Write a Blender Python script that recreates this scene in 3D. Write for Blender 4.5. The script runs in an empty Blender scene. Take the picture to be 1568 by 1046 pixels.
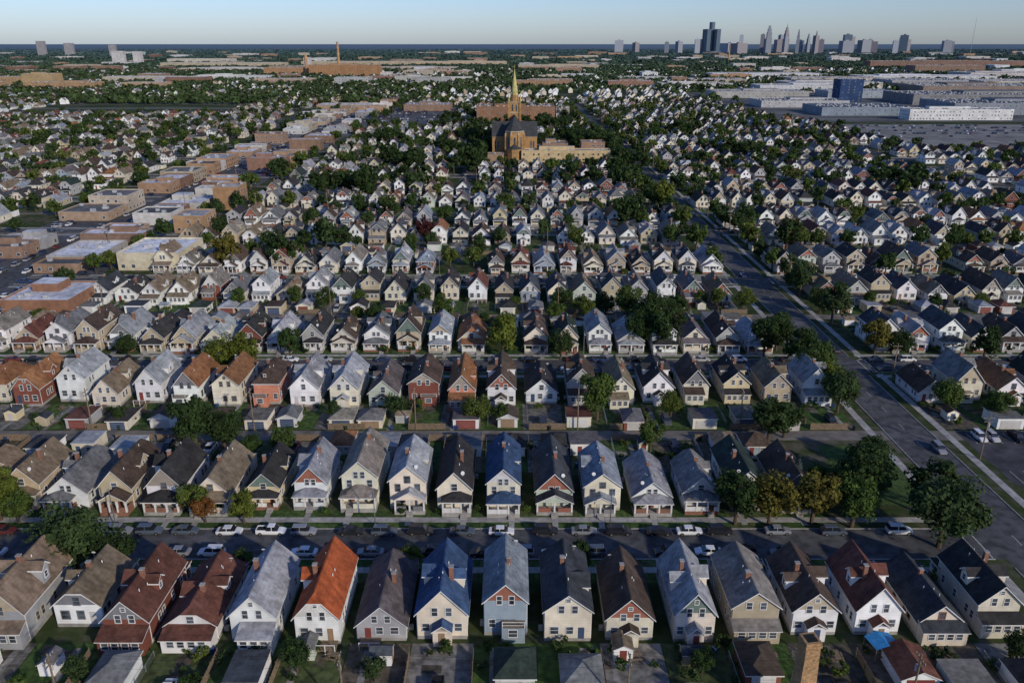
import bpy, math, random
import numpy as np
from mathutils import Vector, Matrix
R=random.Random(11)
scene=bpy.context.scene
COL=scene.collection
Z=Vector((0,0,1))
# ---------------------------------------------------------------- materials
def mk(name,col=(.5,.5,.5),attr=None,atype='OBJECT',rough=.9,ns=1.0,lo=.75,hi=1.2,ns2=.15,lo2=.85,hi2=1.15,
       stretch=(1,1,1),spec=.2,metal=0,transl=0,lines=0,linez=.5,stain=0):
    m=bpy.data.materials.new(name); m.use_nodes=True
    nt=m.node_tree; N=nt.nodes; L=nt.links
    b=N['Principled BSDF']; out=N['Material Output']
    b.inputs['Roughness'].default_value=rough
    b.inputs['Specular IOR Level'].default_value=spec
    b.inputs['Metallic'].default_value=metal
    tc=N.new('ShaderNodeTexCoord'); oi=N.new('ShaderNodeObjectInfo')
    rm=N.new('ShaderNodeMath'); rm.operation='MULTIPLY'; rm.inputs[1].default_value=137.0
    L.new(oi.outputs['Random'],rm.inputs[0])
    va=N.new('ShaderNodeVectorMath'); va.operation='ADD'
    L.new(tc.outputs['Object'],va.inputs[0]); L.new(rm.outputs[0],va.inputs[1])
    vm=N.new('ShaderNodeVectorMath'); vm.operation='MULTIPLY'; vm.inputs[1].default_value=stretch
    L.new(va.outputs[0],vm.inputs[0])
    def noise(scale,l,h,vec,a=.3,c=.7):
        n=N.new('ShaderNodeTexNoise'); n.inputs['Scale'].default_value=scale; n.inputs['Detail'].default_value=4
        L.new(vec,n.inputs['Vector'])
        r=N.new('ShaderNodeMapRange'); r.inputs[1].default_value=a; r.inputs[2].default_value=c
        r.inputs[3].default_value=l; r.inputs[4].default_value=h
        L.new(n.outputs['Fac'],r.inputs[0]); return r.outputs[0]
    def mul(p,q):
        mu=N.new('ShaderNodeMath'); mu.operation='MULTIPLY'; L.new(p,mu.inputs[0]); L.new(q,mu.inputs[1]); return mu.outputs[0]
    fac=mul(noise(ns,lo,hi,vm.outputs[0]),noise(ns2,lo2,hi2,va.outputs[0]))
    if stain: fac=mul(fac,noise(.5,1-stain,1.0,va.outputs[0],.42,.5))
    if lines:
        sx=N.new('ShaderNodeSeparateXYZ'); L.new(tc.outputs['Object'],sx.inputs[0])
        d=N.new('ShaderNodeMath'); d.operation='DIVIDE'; d.inputs[1].default_value=linez; L.new(sx.outputs[2],d.inputs[0])
        fr=N.new('ShaderNodeMath'); fr.operation='FRACT'; L.new(d.outputs[0],fr.inputs[0])
        mr=N.new('ShaderNodeMapRange'); mr.inputs[1].default_value=0; mr.inputs[2].default_value=.3
        mr.inputs[3].default_value=1-lines; mr.inputs[4].default_value=1; L.new(fr.outputs[0],mr.inputs[0])
        fac=mul(fac,mr.outputs[0])
    sc=N.new('ShaderNodeVectorMath'); sc.operation='SCALE'
    if attr:
        a=N.new('ShaderNodeAttribute'); a.attribute_type=atype; a.attribute_name=attr
        L.new(a.outputs['Color'],sc.inputs[0])
    else:
        sc.inputs[0].default_value=col
    L.new(fac,sc.inputs['Scale'])
    L.new(sc.outputs[0],b.inputs['Base Color'])
    if transl:
        t=N.new('ShaderNodeBsdfTranslucent'); L.new(sc.outputs[0],t.inputs['Color'])
        mx=N.new('ShaderNodeMixShader'); mx.inputs[0].default_value=transl
        L.new(b.outputs[0],mx.inputs[1]); L.new(t.outputs[0],mx.inputs[2]); L.new(mx.outputs[0],out.inputs['Surface'])
    return m
M_wall=mk('siding',attr='wall_col',ns=.6,lo=.86,hi=1.04,lines=.18,linez=.3,rough=.7)
M_roof=mk('shingles',attr='roof_col',ns=1.3,lo=.68,hi=1.22,ns2=.22,lo2=.7,hi2=1.25,stretch=(1,1,.35),lines=.14,linez=.42,stain=.22)
M_trim=mk('painted_trim',col=(.68,.67,.64),ns=2,lo=.85,hi=1.03,rough=.6)
M_glass=mk('window_glass',col=(.035,.042,.05),ns=.45,lo=.3,hi=3.2,rough=.12,spec=.6)
M_brick=mk('brick',col=(.24,.12,.08),ns=2.5,lo=.75,hi=1.2,lines=.15,linez=.22)
M_conc=mk('concrete',col=(.33,.315,.29),ns=1.2,lo=.75,hi=1.15,ns2=.08)
M_door=mk('door_paint',attr='door_col',ns=1,lo=.9,hi=1.05,rough=.5)
M_wood=mk('weathered_wood',col=(.2,.15,.1),ns=3,lo=.6,hi=1.25)
M_acc=mk('porch_paint',attr='acc_col',ns=1,lo=.85,hi=1.05,rough=.6)
HM=[M_wall,M_roof,M_trim,M_glass,M_brick,M_conc,M_door,M_wood,M_acc]
WALL,ROOF,TRIM,GLASS,BRICK,CONC,DOOR,WOOD,ACC=range(9)
M_asph=mk('asphalt',col=(.085,.085,.088),ns=.5,lo=.7,hi=1.25,ns2=.06,lo2=.7,hi2=1.3,stain=.18)
M_paint=mk('road_paint',col=(.6,.58,.5),ns=3,lo=.5,hi=1.1)
M_kerb=mk('kerb_stone',col=(.33,.32,.3),ns=1.5)
M_pave=mk('pavement_slabs',col=(.36,.345,.32),ns=.9,lo=.7,hi=1.2,ns2=.1,stain=.15)
M_yard=mk('yard_surface',attr='col',atype='GEOMETRY',ns=.9,lo=.5,hi=1.45,ns2=.2,stain=.25)
M_bark=mk('bark',col=(.09,.065,.045),ns=4)
M_leaf=mk('foliage',attr='leaf_col',ns=.55,lo=.55,hi=1.5,ns2=2.5,lo2=.75,hi2=1.25,rough=.75,transl=.3,spec=.15)
M_far=mk('far_canopy',attr='col',atype='GEOMETRY',ns=.05,lo=.6,hi=1.4)
M_farh=mk('far_walls',attr='col',atype='GEOMETRY',ns=.05,lo=.9,hi=1.1)
M_car=mk('car_paint',attr='paint',ns=.5,lo=.97,hi=1.03,rough=.25,spec=.5)
M_tyre=mk('tyre',col=(.02,.02,.02)); M_cglass=mk('car_glass',col=(.015,.018,.022),rough=.08,spec=.7)
M_chrome=mk('metal_trim',col=(.5,.5,.5),rough=.3,metal=.8)
M_lampc=mk('lamp_lens',col=(.5,.1,.06),rough=.3)
M_fwall=mk('masonry',attr='wall_col',ns=.5,lo=.8,hi=1.15,ns2=.07)
M_froof=mk('flat_roofing',attr='roof_col',ns=.25,lo=.7,hi=1.15,ns2=.07,lo2=.8,hi2=1.15,rough=.8,stain=.2)
M_metal=mk('roof_unit_metal',col=(.4,.4,.4),ns=1,rough=.5)
FM=[M_fwall,M_froof,M_trim,M_glass,M_metal,M_conc]
M_slate=mk('slate',col=(.05,.053,.055),ns=.4); M_copper=mk('copper_verdigris',col=(.48,.42,.16),ns=.5,rough=.6)
M_gbrick=mk('golden_brick',col=(.36,.21,.09),ns=.6,lo=.75,hi=1.2); M_stone=mk('limestone',col=(.45,.38,.27),ns=.6)
# ---------------------------------------------------------------- mesh builder
class MB:
    def __init__(s): s.v=[];s.f=[];s.m=[];s.M=None
    def face(s,pts,mat):
        i=len(s.v)
        for p in pts:
            p=Vector(p)
            if s.M is not None: p=s.M@p
            s.v.append(p[:])
        s.f.append(tuple(range(i,i+len(pts)))); s.m.append(mat)
    def hexa(s,c,mat,top=None):
        for k,q in enumerate(((0,3,2,1),(4,5,6,7),(0,1,5,4),(1,2,6,5),(2,3,7,6),(3,0,4,7))):
            s.face([c[i] for i in q], top if (k==1 and top is not None) else mat)
    def box(s,x0,x1,y0,y1,z0,z1,mat,top=None):
        s.hexa([(x0,y0,z0),(x1,y0,z0),(x1,y1,z0),(x0,y1,z0),(x0,y0,z1),(x1,y0,z1),(x1,y1,z1),(x0,y1,z1)],mat,top)
    def fbox(s,O,U,N,u0,u1,z0,z1,n0,n1,mat):
        O=Vector(O);U=Vector(U);N=Vector(N)
        P=lambda u,n,z:O+U*u+N*n+Z*z
        s.hexa([P(u0,n0,z0),P(u1,n0,z0),P(u1,n1,z0),P(u0,n1,z0),P(u0,n0,z1),P(u1,n0,z1),P(u1,n1,z1),P(u0,n1,z1)],mat)
    def win(s,O,U,N,u,z,w,h,lod=0,fr=TRIM,gl=GLASS):
        a=u-w/2;b=u+w/2
        if lod:
            s.fbox(O,U,N,a-.1,b+.1,z-.1,z+h+.1,0,.04,fr); s.fbox(O,U,N,a,b,z,z+h,.03,.06,gl); return
        t=.11
        s.fbox(O,U,N,a,b,z,z+h,0,.015,gl)
        s.fbox(O,U,N,a-t,a,z-t,z+h+t,0,.07,fr); s.fbox(O,U,N,b,b+t,z-t,z+h+t,0,.07,fr)
        s.fbox(O,U,N,a,b,z-t,z,0,.09,fr); s.fbox(O,U,N,a,b,z+h,z+h+t,0,.07,fr)
        s.fbox(O,U,N,a,b,z+h*.5-.03,z+h*.5+.03,.016,.05,fr)
    def cyl(s,cx,cy,z0,z1,r0,r1,mat,n=8,cap=True,ph=0):
        a=[(cx+r0*math.cos(ph+2*math.pi*i/n),cy+r0*math.sin(ph+2*math.pi*i/n),z0) for i in range(n)]
        b=[(cx+r1*math.cos(ph+2*math.pi*i/n),cy+r1*math.sin(ph+2*math.pi*i/n),z1) for i in range(n)]
        for i in range(n):
            j=(i+1)%n
            if r1<1e-4: s.face([a[i],a[j],b[i]],mat)
            else: s.face([a[i],a[j],b[j],b[i]],mat)
        if cap and r1>1e-4: s.face(b,mat)
    def mesh(s,name,mats):
        me=bpy.data.meshes.new(name); me.from_pydata(s.v,[],s.f)
        for m in mats: me.materials.append(m)
        me.polygons.foreach_set('material_index',s.m); me.update(); return me
def obj(name,me,loc=(0,0,0),rz=0,sc=(1,1,1),**props):
    o=bpy.data.objects.new(name,me); o.location=loc; o.rotation_euler=(0,0,rz); o.scale=sc
    for k,v in props.items(): o[k]=[float(t) for t in v]
    COL.objects.link(o); return o
def dedup(P):
    out=[]
    for p in P:
        if not out or (Vector(p)-Vector(out[-1])).length>1e-4: out.append(p)
    if (Vector(out[0])-Vector(out[-1])).length<1e-4: out.pop()
    return out
def roof(mb,x0,x1,y0,y1,ze,zr,ov=.35,ovy=.4,cf=0,cb=0,mr=ROOF,mt=TRIM,t=.2,lift=.1):
    xm=(x0+x1)/2;hw=(x1-x0)/2;s=(zr-ze)/hw
    xl=x0-ov;xr=x1+ov;zl=ze-ov*s+lift;zt=zr+lift;yf=y0-ovy;yb=y1+ovy
    def end(c): 
        w=c*(zt-zl)/s; return w,zt-w*s
    wf,zf=end(cf);wb,zb=end(cb)
    L=[(xl,yf,zl),(xm-wf,yf,zf),(xm,yf+wf,zt),(xm,yb-wb,zt),(xm-wb,yb,zb),(xl,yb,zl)]
    Rr=[(2*xm-p[0],p[1],p[2]) for p in L]
    mb.face(dedup(L),mr); mb.face(dedup(Rr)[::-1],mr)
    if wf>0: mb.face([(xm-wf,yf,zf),(xm+wf,yf,zf),(xm,yf+wf,zt)],mr)
    if wb>0: mb.face([(xm+wb,yb,zb),(xm-wb,yb,zb),(xm,yb-wb,zt)],mr)
    ring=dedup([(xl,yf,zl),(xm-wf,yf,zf),(xm+wf,yf,zf),(xr,yf,zl),(xr,yb,zl),(xm+wb,yb,zb),(xm-wb,yb,zb),(xl,yb,zl)])
    for i in range(len(ring)):
        a=ring[i];b=ring[(i+1)%len(ring)]
        mb.face([a,b,(b[0],b[1],b[2]-t),(a[0],a[1],a[2]-t)],mt)
def gwalls(mb,x0,x1,y0,y1,z0,ze,zr,cf=0,cb=0,m=WALL,gm=None):
    xm=(x0+x1)/2;hw=(x1-x0)/2;s=(zr-ze)/hw
    for y,c in ((y0,cf),(y1,cb)):
        w=min(hw,c*(zr-ze)/s*1.05); zc=zr-w*s
        if gm is None:
            mb.face(dedup([(x0,y,z0),(x1,y,z0),(x1,y,ze),(xm+w,y,zc),(xm-w,y,zc),(x0,y,ze)]),m)
        else:
            mb.face([(x0,y,z0),(x1,y,z0),(x1,y,ze),(x0,y,ze)],m)
            if c<1: mb.face(dedup([(x0,y,ze),(x1,y,ze),(xm+w,y,zc),(xm-w,y,zc)]),gm)
    mb.face([(x0,y0,z0),(x0,y1,z0),(x0,y1,ze),(x0,y0,ze)],m); mb.face([(x1,y0,z0),(x1,y1,z0),(x1,y1,ze),(x1,y0,ze)],m)
def shed(mb,x0,x1,y0,y1,z0,z1,mat,t=.14):
    mb.hexa([(x0,y0,z0-t),(x1,y0,z0-t),(x1,y1,z1-t),(x0,y1,z1-t),(x0,y0,z0),(x1,y0,z0),(x1,y1,z1),(x0,y1,z1)],TRIM,mat)
def make_house(name,seed,lod):
    r=random.Random(seed); mb=MB()
    kind=r.choice(['tall','tall','tall','two','bung','bung'])
    w=r.uniform(6.2,7.1); l=r.uniform(12.0,15.5)
    ze={'tall':r.uniform(4.3,5.2),'two':r.uniform(5.4,6.1),'bung':r.uniform(3.3,3.9)}[kind]
    sl={'tall':r.uniform(.9,1.12),'two':r.uniform(.7,.92),'bung':r.uniform(.8,1.0)}[kind]
    if kind=='bung': w+=.5
    zr=ze+sl*w/2
    cf=r.choice([0,0,0,0,.3]); cb=r.choice([0,0,0,0,.3])
    if kind=='two' and r.random()<.3: cf=cb=r.choice([.35,1])
    hw=w/2
    mb.box(-hw-.03,hw+.03,-.03,l+.03,0,.55,CONC)
    gwalls(mb,-hw,hw,0,l,.55,ze,zr,cf,cb,WALL,ACC if r.random()<.3 else None)
    roof(mb,-hw,hw,0,l,ze,zr,.4,.45,cf,cb)
    F=((0,0,0),(1,0,0),(0,-1,0)); B=((0,l,0),(-1,0,0),(0,1,0)); Rt=((hw,0,0),(0,1,0),(1,0,0)); Lt=((-hw,0,0),(0,1,0),(-1,0,0))
    fr=ACC if r.random()<.2 else TRIM
    def W(f,u,z,ww,h): mb.win(Vector(f[0]),Vector(f[1]),Vector(f[2]),u,z,ww,h,lod,fr)
    za=max(ze-.6,3.7)
    if cf<.9:
        if r.random()<.5: W(F,-.62,za,.8,1.25); W(F,.62,za,.8,1.25)
        else: W(F,0,za,1.1,1.3)
    if kind=='two': 
        W(F,-1.9,3.6,.95,1.4); W(F,1.9,3.6,.95,1.4)
    if cb<.9:
        if r.random()<.6: W(B,-1.0,za,.8,1.3); W(B,1.0,za,.8,1.3)
        else: W(B,0,za,1.0,1.3)
    if kind!='bung' and zr-za>3.2 and r.random()<.5: W(B,0,za+2.0,.6,.6)
    for f in (Rt,Lt):
        for u in ((2.2,6,9.8,11.4) if not lod else (3,9)):
            W(f,u,1.5,.85,1.3)
            if ze>5.2 and u!=6: W(f,u+.15,3.9,.8,1.1)
    bt=r.choice(['encl','encl','small','deck','plain','two'])
    if bt=='encl':
        d=r.uniform(1.8,2.8);bw=w*r.choice([1,1,.75]); b0=-hw;b1=-hw+bw
        mb.box(b0,b1-.02,l,l+d,.0,2.75,WALL)
        shed(mb,b0-.2,b1+.2,l+d+.3,l-.02,2.7,3.55,ROOF)
        for u in ((-2.2,-.75,.75,2.2) if not lod else (-1.5,1.5)):
            if b0+.6<-u<b1-.6: mb.win(Vector((0,l+d,0)),Vector((-1,0,0)),Vector((0,1,0)),u,1.2,.95,1.1,lod)
    elif bt=='small':
        mb.box(-1.2,1.4,l,l+1.8,0,2.6,WALL)
        roof(mb,-1.2,1.4,l,l+1.8,2.6,3.5,.2,.25)
        mb.fbox((0,l+1.8,0),(-1,0,0),(0,1,0),-.5,.4,.3,2.3,0,.06,DOOR)
        W(B,2.3,1.4,1.0,1.2); W(B,-2.3,1.4,1.0,1.2)
    elif bt=='two':
        mb.box(-hw+.3,.6,l,l+2.0,0,2.5,WALL,WOOD)
        for px in (-hw+.35,.5): mb.box(px-.05,px+.05,l+1.9,l+2.0,2.5,3.5,TRIM)
        mb.box(-hw+.4,.45,l+1.92,l+1.98,3.4,3.48,TRIM); mb.box(-hw+.4,.45,l+1.92,l+1.98,2.9,2.96,TRIM)
        mb.win(Vector((0,l+2.0,0)),Vector((-1,0,0)),Vector((0,1,0)),1.2,1.1,1.4,1.1,lod,fr)
        W(B,-2.2,1.4,1.0,1.2)
    else:
        W(B,-2.0,1.4,1.2,1.3); W(B,.3,1.4,1.0,1.3)
        mb.fbox(B[0],B[1],B[2],1.6,2.5,.5,2.6,0,.06,DOOR)
        if bt=='deck':
            mb.box(-3.2,0,l+.05,l+2.2,.5,.68,WOOD)
            for px in (-3.1,-1.6,-.1): mb.box(px-.06,px+.06,l+2.22,l+2.34,.0,1.6,TRIM)
            mb.box(-3.04,-1.66,l+2.24,l+2.32,1.5,1.58,TRIM); mb.box(-1.54,-.16,l+2.24,l+2.32,1.5,1.58,TRIM)
    pd=r.uniform(2.0,2.6); pw=w*r.choice([.72,.85,1.0,1.0]); px0=-hw+(0 if r.random()<.5 else (w-pw)); px1=px0+pw
    if kind=='tall' and r.random()<.3: px0,px1=-pw/2,pw/2
    pz=3.05; pt=r.choice(['hip','hip','gable','shed'])
    mb.box(px0,px1,-pd,-.04,0,.75,r.choice([BRICK,CONC,CONC]))
    n=r.choice([3,4]) if not lod else 2
    for i in range(n):
        x=px0+.18+(pw-.36)*i/(n-1)
        mb.box(x-.16,x+.16,-pd+.03,-pd+.35,.75,pz-.1,TRIM)
    sx=px0+pw*r.choice([.25,.5,.75])
    if not lod:
        hm=r.choice([TRIM,WALL,BRICK,ACC])
        for a,b in ((px0+.36,sx-.7),(sx+.7,px1-.36)):
            if b-a>.3: mb.box(a,b,-pd+.1,-pd+.24,.75,1.65,hm)
        mb.box(px0+.04,px0+.16,-pd+.36,-.05,.75,1.65,hm); mb.box(px1-.16,px1-.04,-pd+.36,-.05,.75,1.65,hm)
    if pt=='shed': shed(mb,px0-.25,px1+.25,-pd-.35,.05,2.9,3.75,ROOF)
    else: roof(mb,px0,px1,-pd,.6,pz-.05,pz+.05+pw/2*(.36 if pt=='hip' else .5),.2,.28,1 if pt=='hip' else 0,0)
    if pt=='gable': 
        mb.face([(px0,-pd,pz-.05),(px1,-pd,pz-.05),((px0+px1)/2,-pd,pz+pw/4)],WALL)
    else: mb.box(px0+.02,px1-.02,-pd+.08,-pd+.3,pz-.28,pz-.08,TRIM)
    if not lod:
        for i in range(3): mb.box(sx-.65,sx+.65,-pd-.3*(i+1),-pd-.3*i-.01,0,.6-.18*i,CONC)
        mb.fbox(F[0],F[1],F[2],sx-.48,sx+.48,.78,2.85,0,.06,DOOR)
        W(F,(px0+px1)-sx if abs(px0+px1-2*sx)>1 else sx+1.9,1.3,1.5,1.35)
    mb.box(sx-.55,sx+.55,-6.5,-pd-.92,0,.05,CONC)
    dm=r.choice(['none','right','left','both','none','right'])
    for sd,nm in ((1,'right'),(-1,'left')):
        if dm in (nm,'both'):
            yc=l*r.uniform(.42,.6); dw=r.choice([2.0,2.6,3.4]); top=zr-.35
            de=top-dw/2*.8; xo=hw-.05-(.5 if ze<4.5 else 0)
            mb.M=Matrix.Translation((0,yc,0))@Matrix.Rotation(math.radians(90*sd),4,'Z')
            gwalls(mb,-dw/2,dw/2,-xo,-.1,ze-.05,de,top)
            roof(mb,-dw/2,dw/2,-xo,-.0,de,top,.25,.3)
            mb.win(Vector((0,-xo,0)),Vector((1,0,0)),Vector((0,-1,0)),0,(de+ze)/2-.35,.8,.9,lod)
            mb.M=None
    cx=r.choice([-.5,.5,0,1.2]); cy=l*r.uniform(.35,.7)
    mb.box(cx-.32,cx+.32,cy-.32,cy+.32,zr-1.6,zr+.85,BRICK); mb.box(cx-.38,cx+.38,cy-.38,cy+.38,zr+.85,zr+.97,CONC)
    if not lod:
        for _ in range(3):
            vx=r.uniform(-1.5,1.5); vy=r.uniform(2,l-2); vz=zr-abs(vx)*sl
            mb.cyl(vx,vy,vz-.2,vz+.5,.08,.08,TRIM,6)
        for sx_ in (-1,1):
            mb.box(sx_*(hw+.06)-.05,sx_*(hw+.06)+.05,.15,.25,.3,ze-.25,TRIM)
            mb.box(sx_*(hw+.06)-.05,sx_*(hw+.06)+.05,l-.25,l-.15,.3,ze-.25,TRIM)
        mb.box(-.12,.12,.1+cf*hw,l-.1-cb*hw,zr+.07,zr+.14,ROOF)
        if r.random()<.5:
            dx=r.choice([-1,1])*hw*.5; dz=zr-abs(dx)*sl; mb.cyl(dx,1.0,dz,dz+.6,.03,.03,TRIM,5); mb.M=Matrix.Translation((dx,1.0,dz+.7))@Matrix.Rotation(1.0,4,'X'); mb.cyl(0,0,0,.08,.12,.38,TRIM,10); mb.M=None
        if r.random()<.5: mb.box(hw+.15,hw+.85,l*.8,l*.8+.7,.05,.8,CONC)
    return mb.mesh(name,HM)
HN=[make_house('house_mesh',s,0) for s in range(100,138)]
HF=[make_house('house_far_mesh',s,1) for s in range(200,220)]
def make_garage(seed):
    r=random.Random(seed); mb=MB(); w=r.uniform(4.4,6.2); l=r.uniform(5.4,6.8); h=r.uniform(2.2,2.7)
    k=r.choice(['g','g','h','f'])
    if k=='f':
        mb.box(-w/2,w/2,0,l,0,h,WALL,ROOF)
        mb.box(-w/2-.15,w/2+.15,-.15,l+.15,h+.0,h+.14,TRIM,ROOF)
    else:
        zr=h+w/2*r.uniform(.4,.65); c=1 if k=='h' else 0
        gwalls(mb,-w/2,w/2,0,l,0,h,zr,c,c); roof(mb,-w/2,w/2,0,l,h,zr,.3,.3,c,c)
    mb.fbox((0,l,0),(-1,0,0),(0,1,0),-w/2+.7,w/2-.7,.05,2.1,0,.06,DOOR)
    for z in (.55,1.05,1.55): mb.fbox((0,l,0),(-1,0,0),(0,1,0),-w/2+.72,w/2-.72,z,z+.05,.06,.08,CONC)
    mb.fbox((0,0,0),(1,0,0),(0,-1,0),-1.5,-.6,.05,2.05,0,.05,DOOR)
    mb.win(Vector((0,0,0)),Vector((1,0,0)),Vector((0,-1,0)),1.2,1.0,.9,.8)
    return mb.mesh('garage_mesh',HM)
GM=[make_garage(s) for s in range(300,312)]
def make_shed(seed):
    r=random.Random(seed); mb=MB(); w=r.uniform(2,2.8); l=r.uniform(2,3.2)
    gwalls(mb,-w/2,w/2,0,l,0,1.9,2.6); roof(mb,-w/2,w/2,0,l,1.9,2.6,.15,.15,t=.08); mb.fbox((0,0,0),(1,0,0),(0,-1,0),-.5,.5,.05,1.8,0,.05,DOOR)
    return mb.mesh('shed_mesh',HM)
SH=[make_shed(s) for s in range(3)]
def bin_mesh():
    mb=MB(); mb.hexa([(-.26,-.3,.08),(.26,-.3,.08),(.26,.3,.08),(-.26,.3,.08),(-.32,-.38,1.0),(.32,-.38,1.0),(.32,.38,1.0),(-.32,.38,1.0)],0)
    mb.hexa([(-.34,-.4,1.0),(.34,-.4,1.0),(.34,.42,1.0),(-.34,.42,1.0),(-.3,-.34,1.1),(.3,-.34,1.1),(.3,.36,1.1),(-.3,.36,1.1)],0)
    for x in (-.28,.28): mb.box(x-.04,x+.04,.3,.46,0,.2,1)
    return mb.mesh('bin_mesh',[M_car,M_tyre])
BINM=bin_mesh()
def table_mesh():
    mb=MB(); mb.box(-.9,.9,-.4,.4,.7,.76,0)
    for y in (-.75,.75): mb.box(-.9,.9,y-.14,y+.14,.42,.47,0)
    for x in (-.6,.6): mb.box(x-.05,x+.05,-.8,.8,.34,.42,0); mb.box(x-.05,x+.05,-.06,.06,0,.7,0); mb.box(x-.05,x+.05,-.7,-.6,0,.34,0); mb.box(x-.05,x+.05,.6,.7,0,.34,0)
    return mb.mesh('table_mesh',[M_wood])
TBM=table_mesh()
# ---------------------------------------------------------------- trees
def make_tree(seed,h,r,n,ls,trunk=True,conifer=False,ncl=24):
    rr=np.random.RandomState(seed); mb=MB(); rz=h*.36
    C=[]
    for i in range(ncl):
        d=rr.normal(size=3); d/=np.linalg.norm(d); k=rr.uniform(.45,.88)
        c=np.array([d[0]*r*k,d[1]*r*k,h*.62+d[2]*rz*k]); C.append((c,r*rr.uniform(.2,.42)))
    if trunk:
        b=h*.35; tr=max(.12,h*.028)
        mb.cyl(0,0,0,b,tr*1.3,tr*.85,0,8,False); mb.cyl(0,0,b,h*.7,tr*.85,tr*.25,0,8,False)
        for c,q in C[::3]:
            p0=Vector((0,0,b*rr.uniform(.8,1.3))); p1=Vector(c.tolist()); t=(p1-p0); 
            if t.length<.3: continue
            s1=t.cross(Z).normalized() if t.cross(Z).length>.01 else Vector((1,0,0)); s2=t.normalized().cross(s1)
            A=[p0+(s1*math.cos(a)+s2*math.sin(a))*tr*.45 for a in (0,1.57,3.14,4.71)]
            Bq=[p1+(s1*math.cos(a)+s2*math.sin(a))*tr*.1 for a in (0,1.57,3.14,4.71)]
            for i in range(4): mb.face([A[i],A[(i+1)%4],Bq[(i+1)%4],Bq[i]],0)
    for i in range(n):
        if conifer:
            t=rr.uniform(0,1)**1.4; a=rr.uniform(0,6.28); rad=r*(1-t)*rr.uniform(.55,1.08)
            p=np.array([math.cos(a)*rad,math.sin(a)*rad,h*(.1+.9*t)]); nn=np.array([math.cos(a),math.sin(a),.6])
        else:
            c,q=C[rr.randint(len(C))]; d=rr.normal(size=3); d/=np.linalg.norm(d)
            p=c+d*q*rr.uniform(.55,1.12); nn=d+np.array([0,0,.3])
        nn=nn/np.linalg.norm(nn)+rr.normal(size=3)*.45; nn/=np.linalg.norm(nn)
        u=np.cross(nn,rr.normal(size=3)); u/=np.linalg.norm(u); w=np.cross(nn,u); s=ls*rr.uniform(.55,1.3)
        mb.face([p-u*s,p-w*s*.6,p+u*s,p+w*s*.6],1)
    return mb.mesh('tree_mesh',[M_bark,M_leaf])
TN=[make_tree(s,9.5,4.2,5200,.28,ncl=38) for s in range(3)]+[make_tree(s+10,8,3.0,3400,.26,ncl=28) for s in range(3)]
TF=[make_tree(s+20,9,4.2,420,.8,ncl=16) for s in range(6)]
TM=[make_tree(s+40,9,4.0,1300,.5,ncl=22) for s in range(4)]
TC=make_tree(77,9,2.6,2600,.3,conifer=True)
SB=[make_tree(s+60,1.9,1.3,350,.2,trunk=False,ncl=9) for s in range(3)]
GREENS=[(.06,.095,.022),(.042,.075,.02),(.075,.115,.024),(.05,.08,.026),(.037,.062,.018),(.095,.125,.026)]
def tree(x,y,r,kind=None,col=None,name='tree'):
    near=TN if y<270 else (TM if y<430 else TF)
    me=kind or R.choice(near); s=r/(4.0)
    if me in TN[3:]: s=r/3.0
    obj(name,me,(x,y,-.05),R.uniform(0,6.28),(s,s,s*R.uniform(.9,1.1)),leaf_col=col or R.choice(GREENS))
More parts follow.
